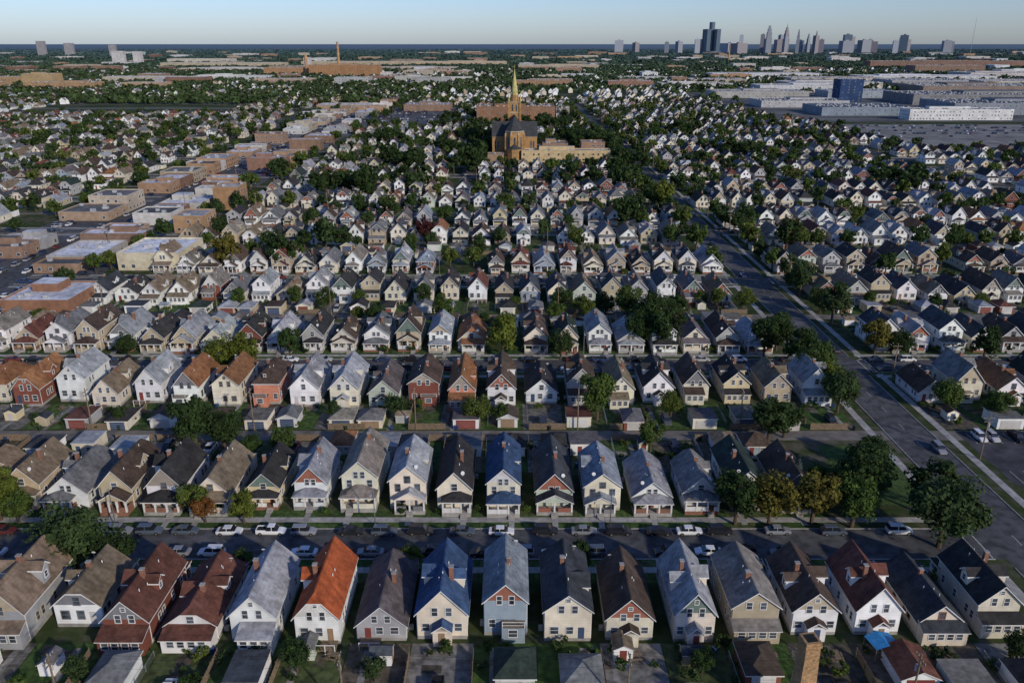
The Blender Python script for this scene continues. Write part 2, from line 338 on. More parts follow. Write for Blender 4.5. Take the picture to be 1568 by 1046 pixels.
# ---------------------------------------------------------------- cars
def make_car(kind):
    mb=MB(); pick=kind=='pickup'; suv=kind=='suv'
    Lh=2.65 if pick else 2.3; sh=.95 if not suv else 1.05; rz=1.42 if kind=='sedan' else 1.72
    st=[(-Lh,.75,.35,.62),(-Lh+.12,.86,.25,.72),(-Lh+.9,.9,.22,sh-.06),(-.7,.92,.22,sh),(.9,.92,.22,sh),(Lh-.5,.9,.22,sh-.02),(Lh-.08,.86,.25,sh-.08),(Lh,.78,.35,.7)]
    rings=[]
    for y,w,zb,zs in st:
        rings.append([(-w*.9,y,zb),(-w,y,zb+.25),(-w*.97,y,zs-.08),(-w*.85,y,zs),(w*.85,y,zs),(w*.97,y,zs-.08),(w,y,zb+.25),(w*.9,y,zb)])
    for a,b in zip(rings,rings[1:]):
        for i in range(8): mb.face([a[i],a[(i+1)%8],b[(i+1)%8],b[i]],0)
    mb.face(rings[0],0); mb.face(rings[-1],0)
    y0,y1,y2,y3={'sedan':(-1.15,-.45,.95,1.75),'suv':(-1.1,-.55,1.85,2.15),'pickup':(-1.35,-.75,.45,.75)}[kind]
    zb=sh-.02;w0=.8;w1=.62
    b=[(-w0,y0,zb),(w0,y0,zb),(w0,y3,zb),(-w0,y3,zb)]; t=[(-w1,y1,rz),(w1,y1,rz),(w1,y2,rz),(-w1,y2,rz)]
    for i in range(4): mb.face([b[i],b[(i+1)%4],t[(i+1)%4],t[i]],2)
    mb.hexa([(-w1-.03,y1-.05,rz-.02),(w1+.03,y1-.05,rz-.02),(w1+.03,y2+.05,rz-.02),(-w1-.03,y2+.05,rz-.02),(-w1+.05,y1+.05,rz+.05),(w1-.05,y1+.05,rz+.05),(w1-.05,y2-.05,rz+.05),(-w1+.05,y2-.05,rz+.05)],0)
    for sx in (-1,1):
        ym=(y0+y3)/2
        mb.hexa([(sx*w0,ym-.05,zb),(sx*w0+sx*.02,ym-.05,zb),(sx*w0+sx*.02,ym+.05,zb),(sx*w0,ym+.05,zb),(sx*w1,ym-.05,rz),(sx*w1+sx*.02,ym-.05,rz),(sx*w1+sx*.02,ym+.05,rz),(sx*w1,ym+.05,rz)],0)
    if pick:
        mb.box(-.72,.72,.85,Lh-.12,sh+.0,sh+.02,1); 
        for x in (-.84,.76): mb.box(x,x+.08,.8,Lh-.1,sh-.02,sh+.18,0)
        mb.box(-.76,.76,Lh-.16,Lh-.06,sh-.02,sh+.18,0)
    for y in (-Lh+.85,Lh-.85):
        for sx in (-1,1):
            n=12
            for k in (0,1):
                P=[(sx*(.94 if k==0 else .7),y+.34*math.cos(6.2832*i/n),.34+.34*math.sin(6.2832*i/n)) for i in range(n)]
                if k==0: A=P; mb.face(P,1)
                else:
                    for i in range(n): mb.face([A[i],A[(i+1)%n],P[(i+1)%n],P[i]],1)
            mb.face([(sx*.95,y+.18*math.cos(6.2832*i/8),.34+.18*math.sin(6.2832*i/8)) for i in range(8)],3)
    for sx in (-1,1):
        mb.box(sx*.62-.15,sx*.62+.15,-Lh-.02,-Lh+.1,.5,.62,3); mb.box(sx*.65-.13,sx*.65+.13,Lh-.1,Lh+.02,.62,.76,4)
        mb.box(sx*.97-.07,sx*.97+.07,y0+.25,y0+.4,sh,sh+.12,0)
    return mb.mesh(kind+'_mesh',[M_car,M_tyre,M_cglass,M_chrome,M_lampc])
CARS={k:make_car(k) for k in ('sedan','suv','pickup')}
PAINTS=[(.7,.7,.7),(.02,.02,.025),(.03,.03,.035),(.25,.26,.28),(.1,.11,.12),(.16,.03,.025),(.03,.05,.12),(.4,.4,.4),(.65,.65,.65),(.015,.015,.018)]
def car(x,y,rz,kind=None,col=None):
    k=kind or R.choice(['sedan','sedan','suv','suv','pickup'])
    obj('pickup_truck' if k=='pickup' else 'parked_car',CARS[k],(x,y,.01),rz,paint=col or R.choice(PAINTS))
# ---------------------------------------------------------------- ground and roads
def big_ground():
    mb=MB(); mb.face([(-30000,-3000,0),(30000,-3000,0),(30000,45000,0),(-30000,45000,0)],0)
    m=bpy.data.materials.new('ground_cover'); m.use_nodes=True; nt=m.node_tree;N=nt.nodes;L=nt.links
    b=N['Principled BSDF']; b.inputs['Roughness'].default_value=1; b.inputs['Specular IOR Level'].default_value=.05
    tc=N.new('ShaderNodeTexCoord')
    def nz(s,d=6):
        n=N.new('ShaderNodeTexNoise'); n.inputs['Scale'].default_value=s; n.inputs['Detail'].default_value=d; L.new(tc.outputs['Object'],n.inputs['Vector']); return n.outputs['Fac']
    cr=N.new('ShaderNodeValToRGB'); e=cr.color_ramp.elements
    e[0].position=.38;e[0].color=(.028,.045,.015,1);e[1].position=.64;e[1].color=(.12,.108,.085,1)
    q=e.new(.51);q.color=(.05,.065,.026,1)
    mm=N.new('ShaderNodeMath');mm.operation='ADD';L.new(nz(.35),mm.inputs[0]);L.new(nz(.02,3),mm.inputs[1])
    m3=N.new('ShaderNodeMath');m3.operation='MULTIPLY';m3.inputs[1].default_value=.5;L.new(mm.outputs[0],m3.inputs[0]);L.new(m3.outputs[0],cr.inputs[0])
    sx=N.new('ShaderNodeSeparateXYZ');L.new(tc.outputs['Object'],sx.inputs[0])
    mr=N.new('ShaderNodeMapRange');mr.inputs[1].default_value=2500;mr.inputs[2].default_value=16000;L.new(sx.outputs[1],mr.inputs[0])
    mx=N.new('ShaderNodeMix');mx.data_type='RGBA';L.new(mr.outputs[0],mx.inputs[0]);L.new(cr.outputs[0],mx.inputs[6]);mx.inputs[7].default_value=(.11,.16,.21,1)  # distance haze painted into the ground colour as a bluish grey blend
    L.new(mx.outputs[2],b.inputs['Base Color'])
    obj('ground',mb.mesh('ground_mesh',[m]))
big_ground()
S0=119.5;PITCH=83.0;SB_=11.0
road=MB();kerb=MB();pave=MB();mark=MB()
XR0,XR1=85,95
def hw_at(y): return 784*(y*.9364+29.1)/1219*1.06+25
def rect(mb,x0,x1,y0,y1,z,mat=0): mb.face([(x0,y0,z),(x1,y0,z),(x1,y1,z),(x0,y1,z)],mat)
KM=14
for k in range(-1,KM):
    y=S0+PITCH*k; h=hw_at(y)+40
    segs=[(-h,XR0),(XR1,h)]
    if y>236: segs=[(-h,-199),(-185,XR0),(XR1,h)]
    for a,b in segs:
        if a>=b: continue
        rect(road,a,b,y-4.5,y+4.5,.006)
        for s in (-1,1):
            a2=a+ (0 if a<-199 else 2); b2=b-(2 if b<h-1 else 0)
            if y<700: kerb.box(a2,b2,y+s*4.58-.09,y+s*4.58+.09,0,.13,0)
            pave.box(a2,b2,y+s*7.55-.8,y+s*7.55+.8,0,.04,0)
    if y<700:
        ya=y+41.5
        for a,b in segs:
            if a<b: rect(road,a,b,ya-2.3,ya+2.3,.006,1)
yend=S0+PITCH*(KM-1)+10
rect(road,XR0,XR1,-50,yend,.012)
rect(road,-199,-185,236,yend,.012)
rect(road,-34,-26,515,795,.014)
rect(road,284,292,150,700,.014)
for s,x in ((-1,XR0),(1,XR1)):
    for k in range(-2,8):
        a=S0+PITCH*k+7;b=a+PITCH-14
        kerb.box(x+s*.09-.09,x+s*.09+.09,a,b,0,.13,0)
        pave.box(x+s*3.4-.85,x+s*3.4+.85,a-1,b+1,0,.045,0)
for k in range(-1,7):
    y=S0+PITCH*k
    for x in (XR0-3.2,XR1+2.4):
        for s in (-1,1): rect(mark,x+s*1.0-.1,x+s*1.0+.1,y-4.2,y+4.2,.018)
for y in np.arange(20,1000,9.0): rect(mark,89.95,90.05,y,y+3,.02)
obj('road',road.mesh('road_mesh',[M_asph,mk('alley_concrete',col=(.17,.155,.135),ns=.4,lo=.65,hi=1.25)])); obj('kerb',kerb.mesh('kerb_mesh',[M_kerb])); obj('pavement',pave.mesh('pavement_mesh',[M_pave])); obj('road_markings',mark.mesh('mark_mesh',[M_paint]))
pk=MB(); rect(pk,101,150,139,163,.02); 
for i in range(16):
    rect(pk,103+i*2.8,103.12+i*2.8,140,145,.026,1); rect(pk,103+i*2.8,103.12+i*2.8,157,162,.026,1)
obj('parking_lot',pk.mesh('pk',[mk('lot_asphalt',col=(.06,.06,.065),ns=.3,lo=.7,hi=1.3),M_paint]))
for i in (0,1,3,4,6,7,9,10,12): car(104.5+i*2.8,159.3,0); 
for i in (2,3,5,8,9,11): car(104.5+i*2.8,142.6,math.pi)
# ---------------------------------------------------------------- zones without houses
ZN=[(81.5,98.5,-100,3000),(-244,-146,236,1250),(-36,-24,515,800),(-24,82,592,735),(-62,64,865,960),(-270,-70,875,1140),(330,640,670,905),(300,1200,905,1500),
    (66,84,124,166),(98,155,124,166),(-420,-244,236,330),(-640,-350,1000,1250),(281,295,150,700)]
def free(x,y,m=0):
    for a,b,c,d in ZN:
        if a-m<x<b+m and c-m<y<d+m: return False
    return True
G1=(.17,.17,.17);LG=(.31,.32,.33);TN_=(.215,.165,.11);BR=(.088,.062,.047);DK=(.045,.043,.042);SL=(.06,.066,.076);OB=(.27,.125,.058);RB=(.145,.06,.042);GR=(.03,.045,.037);BL=(.045,.085,.16);TG=(.205,.185,.155);OR=(.42,.1,.035);PB=(.14,.12,.12);BG=(.25,.28,.31)
WH=(.77,.77,.75);CR=(.68,.62,.49);TA=(.46,.385,.265);GY=(.38,.38,.38);PG=(.5,.55,.47);PBl=(.3,.36,.41);BK=(.21,.075,.05);YE=(.6,.5,.31);SA=(.58,.24,.16)
ROOFS=[G1]*7+[LG]*5+[TN_]*4+[BR]*6+[DK]*5+[SL]*5+[OB]*1+[RB]*2+[GR,TG,TG,TG,BG,PB]
WALLS=[WH]*12+[CR]*7+[TA]*4+[GY]*3+[PG,PBl,BK,YE]
ACCS=[(.6,.58,.54),(.3,.12,.08),(.2,.2,.21),(.45,.38,.27),(.15,.2,.17),(.6,.6,.6),(.35,.3,.25)]
SPEC={
 (0,-1):(-1.0,9.2,{-9:(TN_,TA),-8:(TN_,GY),-7:(TN_,WH),-6:(RB,BK),-5:(RB,WH),-4:(LG,WH),-3:(OR,WH),-2:(PB,GY),-1:(BL,CR),0:(BG,PBl),1:(SL,CR),2:(BR,CR),3:(LG,CR),4:(TG,TA),5:(BR,WH),6:(RB,WH),7:(SL,CR),8:(DK,CR)}),
 (0,1):(-1.4,9.2,{-11:(TN_,TA),-10:(TN_,TA),-9:(G1,WH),-8:(BR,TA),-7:(DK,WH),-6:(TN_,CR),-5:(DK,YE),-4:(LG,WH),-3:(TG,CR),-2:(LG,CR),-1:(DK,CR),0:(BL,CR),1:(SL,PG),2:(BG,CR),3:(LG,WH),4:(G1,WH),5:(GR,WH),6:(BR,TA),7:(BR,CR)}),
 (1,-1):(-2.4,9.6,{-13:(OB,CR),-12:(OB,BK),-11:(LG,WH),-10:(TN_,CR),-9:(LG,WH),-8:(OB,WH),-7:(OB,CR),-6:(BR,SA),-5:(LG,WH),-4:(LG,CR),-3:(PB,PG),-2:(BR,BK),-1:(OB,SA),0:(BR,WH),1:(DK,WH),2:(BR,GY),3:(TN_,CR),4:(DK,WH),5:(BR,CR),6:(DK,YE),7:(TN_,TA),8:(LG,WH)}),
 (1,1):(-2.4,9.15,{-8:(DK,BK),-7:(LG,WH),-6:(DK,GY),-5:(BR,CR),-4:(G1,WH),-3:(BR,TA),-2:(LG,WH),-1:(OB,CR),0:None,1:(BR,CR),2:(GR,CR),3:(LG,WH),4:(LG,GY)}),
}
def vary(c,a=.15):
    f=1+R.uniform(-a,a); return tuple(max(.01,t*f*(1+R.uniform(-.03,.03))) for t in c)
DOORS=[(.5,.48,.45),(.2,.05,.04),(.05,.08,.15),(.3,.2,.12),(.6,.6,.58)]
yards=MB(); ycol=[]
def yard(x0,x1,y0,y1,z,c): rect(yards,x0,x1,y0,y1,z); ycol.append(c)
GRASS=[(.055,.1,.024),(.065,.105,.028),(.042,.08,.02),(.075,.095,.035)]; DIRT=[(.13,.105,.075),(.15,.14,.12),(.2,.19,.17),(.09,.08,.06)]
last=None
def place_row(k,side):
    global last
    S=S0+PITCH*k; y=S+side*SB_; hw=hw_at(max(S,60))+18
    off,sp,tab=SPEC.get((k,side),(R.uniform(0,9),9.2,{}))
    front=(k==0 and side==-1)
    i0=int((-hw-off)/sp)-1;i1=int((hw-off)/sp)+1
    for i in range(i0,i1+1):
        x=off+sp*i; yc=y+side*8
        near=y<345
        if not free(x,yc,3.2): continue
        sp_=tab.get(i,'r')
        rc,wc=(R.choice(ROOFS),R.choice(WALLS)) if (sp_=='r' or sp_ is None) else sp_
        gap=sp_ is None or (sp_=='r' and R.random()<(.03 if k<3 else .08 if k<6 else .17))
        if not gap:
            pool=HN if near else HF
            me=R.choice(pool)
            while me is last: me=R.choice(pool)
            last=me
            nm='brick_house' if wc in (BK,) else 'house'
            obj(nm,me,(x+R.uniform(-.25,.25),y+side*(R.uniform(-.6,.5) if front else R.uniform(-.4,1.8)),0),0 if side>0 else math.pi,(R.choice([-1,1])*R.uniform(.9,1.05),R.uniform(.85,.98) if front else R.uniform(.86,1.06),R.uniform(.88,1.12)),
                roof_col=vary(rc,.18),wall_col=vary(wc,.08),door_col=R.choice(DOORS),acc_col=R.choice(ACCS))
        elif k<9:
            tree(x,yc,R.uniform(3,4.8))
        if k<6:
            a,b=x-sp/2,x+sp/2
            def Y(p,q): return sorted((S+side*p,S+side*q))
            y1,y2=Y(8.5,11.0); yard(a+.1,b-.1,y1,y2,.012,R.choice(GRASS))
            y1,y2=Y(4.75,6.65); yard(a+.1,b-.1,y1,y2,.012,R.choice(GRASS))
            y1,y2=Y(25,38.5); yard(a+.1,b-.1,y1,y2,.012,R.choice(GRASS+GRASS+DIRT))
            for _ in range(3):
                u=x+R.uniform(-3,3);v=R.uniform(25,35);y1,y2=Y(v,v+R.uniform(1.5,4)); yard(u-R.uniform(.5,1.6),u+R.uniform(.5,1.6),y1,y2,.018+.004*_,R.choice(DIRT))
            if R.random()<.5:
                y1,y2=Y(26,39); u=x+R.uniform(-3,3); yard(u-.5,u+.5,y1,y2,.032,(.25,.24,.22))
            if R.random()<(.55 if front else .66):
                gx=x+R.choice([-1.4,1.4]); gl=S+side*(R.uniform(27.4,31.5) if front else R.uniform(31.4,32.6))
                obj('garage',R.choice(GM),(gx,gl,0),0 if side>0 else math.pi,(1,1,R.uniform(.95,1.1)),roof_col=vary(R.choice(ROOFS+[LG,LG,TG,BR,RB])),wall_col=vary(R.choice(WALLS)),door_col=R.choice(DOORS),acc_col=R.choice(ACCS))
            elif R.random()<.4 and k<3: car(x,S+side*35,R.choice([0,math.pi]))
            elif k<3: obj('garden_shed',R.choice(SH),(x+R.uniform(-2.5,2.5),S+side*(28.5 if front else 34),0),R.choice([0,1.57,3.14]),roof_col=vary(R.choice(ROOFS)),wall_col=vary(R.choice(WALLS)),door_col=R.choice(DOORS),acc_col=R.choice(ACCS))
            if k<2:
                for _ in range(R.choice([0,1,2])): obj('wheelie_bin',BINM,(x+R.uniform(-4,4),S+side*R.choice([38.8,27.0]),0),R.uniform(0,6),paint=R.choice([(.02,.04,.02),(.02,.02,.02),(.03,.06,.15)]))
                if R.random()<.35: obj('picnic_table',TBM,(x+R.uniform(-3,3),S+side*28,0),R.uniform(0,3))
            pr=.3 if k<2 else .38 if k<3 else .52
            if R.random()<pr: tree(x+R.uniform(-4,4),S+side*R.uniform(27 if front else 29,38),R.uniform(1.5,2.6) if front else R.uniform(1.9,3.6) if k<3 else R.uniform(2.4,4.6))
        elif k<KM:
            if R.random()<.68: tree(x+R.uniform(-4,4),S+side*R.uniform(28,39),R.uniform(2.6,5.4))
        if k>=2 and R.random()<(.1 if k<5 else .22): tree(x+R.uniform(-4,4),S+side*R.uniform(5,9.5),R.uniform(2.4,4.2) if k<5 else R.uniform(3,5))
        if k<3:
            for _ in range(R.choice([2,3,4])+(3 if front else 0)):
                obj('shrub',R.choice(SB),(x+R.uniform(-4.3,4.3),S+side*R.choice([R.uniform(9.4,10.6),R.uniform(26,38),R.uniform(26,31)]),0),R.uniform(0,6),tuple([R.uniform(.5,1.2)]*3),leaf_col=R.choice(GREENS))
for k in range(-1,KM):
    for side in ((1,) if k==-1 else (-1,1)): place_row(k,side)
me=yards.mesh('yard_mesh',[M_yard]); at=me.attributes.new('col','FLOAT_COLOR','CORNER')
arr=np.repeat(np.array([c+(1,) for c in ycol],dtype=np.float32),4,axis=0); at.data.foreach_set('color',arr.ravel())
obj('lawn',me)
c=MB(); rect(c,67,81,132,156,.014); obj('corner_lawn',c.mesh('cl',[mk('grass',col=(.05,.085,.022),ns=1.2,lo=.6,hi=1.4)]))
def fence_mesh(kind):
    mb=MB(); L=8.5; h=1.7 if kind=='wood' else 1.15
    for i in range(4): mb.box(-.05,.05,i*L/3-.05,i*L/3+.05,0,h+.05,0)
    if kind=='wood':
        n=int(L/.22)
        for i in range(n): mb.box(.055,.085,i*.22+.01,i*.22+.2,.08,h-.02*(i%3),0)
    else:
        mb.box(-.025,.025,.05,L-.05,h-.03,h+.02,0)
        for i in range(int(L/.25)):
            y=.1+i*.25; mb.box(-.008,.008,y,y+.014,.05,h-.03,0)
        for z in (.1,.4,.7,.95): mb.box(-.022,-.01,.05,L-.05,z,z+.014,0)
    return mb.mesh(kind+'_fence_mesh',[M_wood if kind=='wood' else M_chrome])
FW,FC=fence_mesh('wood'),fence_mesh('wire')
for k in range(-1,3):
    for side in (-1,1):
        S=S0+PITCH*k
        for i in range(-14,9):
            x=-1+9.2*i+4.6
            if free(x,S+side*34,1) and R.random()<.8:
                y0=S+29.8 if side>0 else S-36.3
                w=R.random()<.5
                obj('wooden_fence' if w else 'wire_fence',FW if w else FC,(x,y0,0),0)
                if R.random()<.45: obj('wooden_fence',FW,(x+.3,S+side*(38.9 if side>0 else 38.7),0),-math.pi/2)
def pole_mesh():
    mb=MB(); mb.cyl(0,0,0,10.5,.17,.11,0,8); mb.box(-1.2,1.2,-.07,.07,9.6,9.75,0); mb.box(-.9,.9,-.07,.07,8.8,8.92,0)
    for x in (-1.1,-.55,.55,1.1): mb.cyl(x,0,9.75,9.95,.05,.04,1,6)
    mb.cyl(.32,.1,7.6,8.5,.2,.2,1,8); return mb.mesh('pole_mesh',[M_wood,M_metal])
PM=pole_mesh()
wire=MB()
for k in range(-1,5):
    ya=S0+PITCH*k+41.5+2.7; xs=list(range(-170,80,37))
    for a in xs: obj('utility_pole',PM,(a,ya,0),R.uniform(-.05,.05)+math.pi/2)
    if k<2:
        for a,b in zip(xs,xs[1:]):
            for dy in (-1.1,.55,1.1):
                P=[(a+(b-a)*t/8,ya+dy,9.9-1.0*(1-(2*t/8-1)**2)) for t in range(9)]
                for p,q in zip(P,P[1:]):
                    wire.face([(p[0],p[1]-.018,p[2]),(q[0],q[1]-.018,q[2]),(q[0],q[1]+.018,q[2]),(p[0],p[1]+.018,p[2])],0)
obj('overhead_wires',wire.mesh('wires',[M_tyre]))
for y in range(150,700,42): obj('utility_pole',PM,(99.6,y,0),0)
def lamp_mesh():
    mb=MB(); mb.cyl(0,0,0,8,.11,.07,0,8); mb.box(-.04,.04,-2,0,7.85,7.95,0); mb.box(-.14,.14,-2.5,-1.9,7.78,7.92,1); return mb.mesh('lamp_mesh',[M_chrome,M_metal])
LMm=lamp_mesh()
for k in range(0,4):
    for x in range(-120,84,46): obj('street_lamp',LMm,(x+R.uniform(-3,3),S0+PITCH*k+5.4,0),0)
W_=(.7,.7,.7);K_=(.02,.02,.024);Gc=(.22,.23,.25);Bc=(.08,.1,.13)
for x,kd,c_ in ((-92,'sedan',(.12,.03,.03)),(-84,'sedan',K_),(-78,'suv',Bc),(-71,'suv',Gc),(-65.5,'suv',Bc),(-59,'sedan',Bc),(-51,'sedan',W_),(-43.5,'pickup',W_),(-37.6,'suv',Gc),(-29,'sedan',K_),(-23,'suv',Bc),(-16.5,'suv',K_),(-9,'sedan',Bc),(-1.9,'sedan',W_),(6,'suv',K_),(13,'sedan',Gc),(19.3,'suv',K_),(26.5,'sedan',K_),(32,'sedan',W_),(37.5,'suv',K_),(48,'sedan',Gc),(58,'suv',Bc),(70,'suv',W_)):
    car(x,S0+3.2+R.uniform(-.2,.2),math.pi/2+R.uniform(-.03,.03),kd,c_)
for x,kd,c_ in ((-90,'sedan',W_),(-80,'suv',K_),(-58,'sedan',Gc),(-52,'suv',W_),(-36,'sedan',W_),(-30,'suv',K_),(-24.5,'sedan',Gc),(-14,'suv',K_),(-5,'sedan',K_),(1.5,'suv',Gc),(7.4,'sedan',W_),(14,'suv',Bc),(27,'suv',K_),(34,'sedan',W_),(40,'suv',K_),(47,'sedan',Gc)):
    car(x,S0-3.2+R.uniform(-.2,.2),-math.pi/2+R.uniform(-.03,.03),kd,c_)
for k in range(1,6):
    for s in (-1,1):
        x=-200
        while x<230:
            x+=R.uniform(5.6,15)
            if not(80<x<100) and not (x<-150 and k>1): car(x,S0+PITCH*k+s*3.3,math.pi/2*s)
for k in range(8): car(90+R.choice([-2.6,2.6]),165+k*63+R.uniform(-15,15),R.choice([0,math.pi]))
# ---------------------------------------------------------------- explicit trees
AU=(.125,.11,.022);YG=(.115,.14,.022);DG=(.035,.06,.017);AO=(.19,.085,.025)
for x,y,r,c_ in ((-73,112,5.4,None),(-66,111,3.2,DG),(-45,111.5,1.9,None),(-59,128,2.8,None),(-56.5,126,2.2,AO),(-49.5,126,2.6,YG),(-95,127,4.4,YG),(-91,126,3,None),
    (-17,112,2,None),(11.5,112,2.1,DG),(-1.4,112.5,1.6,None),(41,125.5,4.0,DG),(47,125,4.4,AU),(55,125.3,4.5,AU),(62,124.5,4.2,None),(66,131,4.6,DG),(75,118.5,5.8,None),(70,138,4.2,DG),(60,134,3.2,None),(78,128,4.6,None),(75,146,3.2,DG),
    (-69,154,4.6,DG),(-63,155,4.4,DG),(20,169,4.4,None),(56.5,157,4.8,None),(61,160,3.6,DG),(-2.6,208,4.8,YG),(13.6,207,3.6,None),
    (37,215,4.4,DG),(44,213,5,DG),(41,225,5.6,DG),(47,231,4.6,DG),(36,237,4.8,None),(52,240,3.8,None),(30,243,3.5,DG),
    (78,173,4.4,None),(79,182,4.2,YG),(78,190,4.8,None),(77,198,4.8,DG),(71,209,4.2,DG),(76,214,4.6,DG),(79,222,4,None),(-77,197,4.8,YG),(-71,198,4,YG),(-62,207,3.7,None),(-108,209,3,DG),
    (-104,447,9,DG),(-92,455,7,DG),(-80,440,8,DG),(-89,300,6.4,DG),(-79,331,6.4,None),(-72,333,5,DG),(54,372,7.4,DG),(60,380,5.4,None),(79,420,7,YG),(117,332,6.4,DG),(-38,345,4.6,(.07,.02,.02)),
    (-110,300,6,AU),(-116,310,5,DG),(-60,390,6,DG),(101,300,4,None),(-130,350,5,DG),(77,250,3.4,None),(78,300,3.6,None),(103,211,4.6,AU),(109,209,3.5,DG),(130,204,4,DG),(104,368,5,DG)):
    tree(x,y,r,None,c_,'street_tree')
obj('spruce_tree',TC,(55,135,0),0,(1,1,1),leaf_col=(.07,.1,.1))
for y in range(240,1100,8):
    for x in (79,101):
        if R.random()<.45: tree(x+R.uniform(-1.5,1.5),y+R.uniform(-4,4),R.uniform(3,5.4),None,None,'street_tree')
for _ in range(90):
    tree(R.choice([R.uniform(-22,-10),R.uniform(50,80),R.uniform(-20,80)]),R.uniform(658,735),R.uniform(4,6.8),None,DG)
for _ in range(34):
    tree(R.choice([R.uniform(76,84),R.uniform(-42,-22)]),R.uniform(530,740),R.uniform(4.5,7.5),None,DG)
for cx,cy,n in ((60,500,9),(-70,560,10),(-50,640,9),(30,830,12),(180,620,10),(230,480,8),(160,780,12),(-110,700,10),(-60,480,7)):
    for _ in range(n): tree(cx+R.gauss(0,12),cy+R.gauss(0,14),R.uniform(4,7),None,DG)
# ---------------------------------------------------------------- flat-roof commercial buildings
def flat_mesh(w,l,h,seed,dense=True):
    r=random.Random(seed);mb=MB()
    mb.box(-w/2,w/2,0,l,0,h-.5,0,1)
    t=.3; pm=r.choice([0,2,2])
    for a in ((-w/2,w/2,0,t),(-w/2,w/2,l-t,l),(-w/2,-w/2+t,t,l-t),(w/2-t,w/2,t,l-t)): mb.box(a[0],a[1],a[2],a[3],h-.499,h+.1,0,pm)
    for _ in range(max(1,int(w*l/90))):
        x=r.uniform(-w/2+1.5,w/2-1.5);y=r.uniform(1.5,l-2.5);s=r.uniform(.5,1.1); mb.box(x-s,x+s,y-s*.8,y+s*.8,h-.5,h+.6,4)
    if w>18 and r.random()<.5: 
        s=w*.2; x=r.uniform(-w*.2,w*.2); mb.box(x-s,x+s,l*.5,l*.85,h-.5,h+2.2,0,1)
    F=(Vector((0,0,0)),Vector((1,0,0)),Vector((0,-1,0)));S=(Vector((w/2,0,0)),Vector((0,1,0)),Vector((1,0,0)));Lf=(Vector((-w/2,0,0)),Vector((0,1,0)),Vector((-1,0,0)))
    nf=max(1,int(h/3.6))
    for fl in range(nf):
        z=1.1+fl*(h-.8)/nf
        for f,Wd in ((F,w),(S,l),(Lf,l)):
            n=max(1,int(Wd/(3.6 if dense else 7)))
            if f is F and dense==1 and seed%3==0: continue
            for i in range(n):
                if r.random()<.35: continue
                u=(i+.5)*Wd/n-(w/2 if f is F else 0); mb.win(f[0],f[1],f[2],u,z,1.3,1.3,1,0 if seed%2 else 2,3)
    return mb.mesh('commercial_mesh',FM)
def flat(x,y,w,l,h,wc,rc,name='commercial_building',dense=1):
    obj(name,flat_mesh(w,l,h,R.randint(0,9999),dense),(x,y,0),0,wall_col=wc,roof_col=rc)
FW_=[(.22,.13,.09),(.3,.21,.14),(.42,.37,.29),(.17,.1,.075),(.52,.5,.46),(.36,.29,.21),(.25,.16,.11),(.32,.31,.3),(.34,.22,.13),(.45,.43,.39)]
FR_=[(.5,.5,.52),(.66,.67,.69),(.3,.3,.31),(.09,.09,.09),(.15,.145,.14),(.45,.45,.47),(.6,.61,.63),(.56,.56,.58)]
for x0,dep in ((-213,25),(-171,25)):
    y=242
    while y<1230:
        w=R.uniform(8,28)
        ph=(y+w/2-S0)%PITCH
        if w/2+5<ph<PITCH-w/2-5 and R.random()<.86:
            dd=dep+R.uniform(-9,2); flat(x0+(dep-dd)/2*(1 if x0<-190 else -1),y,dd,w-.4,R.choice([3.8,4.2,4.5,5,6,7.2,8.5]),vary(R.choice(FW_)),vary(R.choice(FR_)))
            if R.random()<.35: tree(x0+(-1 if x0<-190 else 1)*15,y+w/2,R.uniform(3,4.5))
        else:
            for _ in range(4): car(x0+R.uniform(-9,9),y+R.uniform(2,max(3,w-2)),R.choice([0,math.pi/2]))
        y+=w
lots=MB()
for x0 in (-213,-171): rect(lots,x0-13.5,x0+13.5,238,1230,.016)
obj('paved_lot',lots.mesh('lots',[M_asph]))
flat(-141,300,24,26,7,(.55,.49,.35),(.72,.72,.72)); flat(-153,243,22,22,6,(.27,.14,.085),(.68,.69,.72)); flat(-150,365,14,17,8,(.36,.23,.13),(.35,.34,.33)); flat(-151,420,13,16,12,(.32,.19,.1),(.42,.38,.33))
for gx in range(-400,-250,26):
    for gy in range(244,320,25):
        if R.random()<.6: flat(gx,gy,R.uniform(13,22),R.uniform(12,20),R.uniform(4,6.5),vary(R.choice(FW_)),vary(R.choice(FR_)))
for _ in range(90):
    tree(R.uniform(-420,-246),R.uniform(240,330),R.uniform(3,5)); 
for _ in range(80): tree(R.choice([-147,-157,-236,-229])+R.uniform(-3,3),R.uniform(250,1200),R.uniform(2.8,5))
for _ in range(120): car(-192+R.choice([-5,5]),R.uniform(245,900),R.choice([0,math.pi]))
pl=MB(); rect(pl,-262,-75,885,1130,.03); rect(pl,335,640,690,890,.03,1); rect(pl,300,1100,920,1480,.03,2)
for i in range(10): 
    for j in range(3): rect(pl,345+i*29,345.5+i*29,700+j*64,745+j*64,.05,3)
obj('parking_area',pl.mesh('pl',[M_asph,mk('worn_concrete',col=(.22,.21,.19),ns=.05,lo=.55,hi=1.25,stain=.2),mk('yard_asphalt',col=(.11,.11,.105),ns=.02,lo=.5,hi=1.3),M_paint]))
for _ in range(380):
    car(round(R.uniform(-255,-80)/2.8)*2.8,900+round(R.uniform(0,8))*26,0)
for _ in range(160):
    car(340+round(R.uniform(0,80))*3.2,770+round(R.uniform(0,4))*26,0)
flat(-210,1080,90,40,7,(.32,.24,.17),(.6,.6,.6),'store_building',0); flat(-110,1070,60,45,8,(.26,.17,.12),(.3,.3,.3),'store_building',0); flat(-230,960,40,30,6,(.5,.46,.4),(.7,.7,.7),'store_building',0)
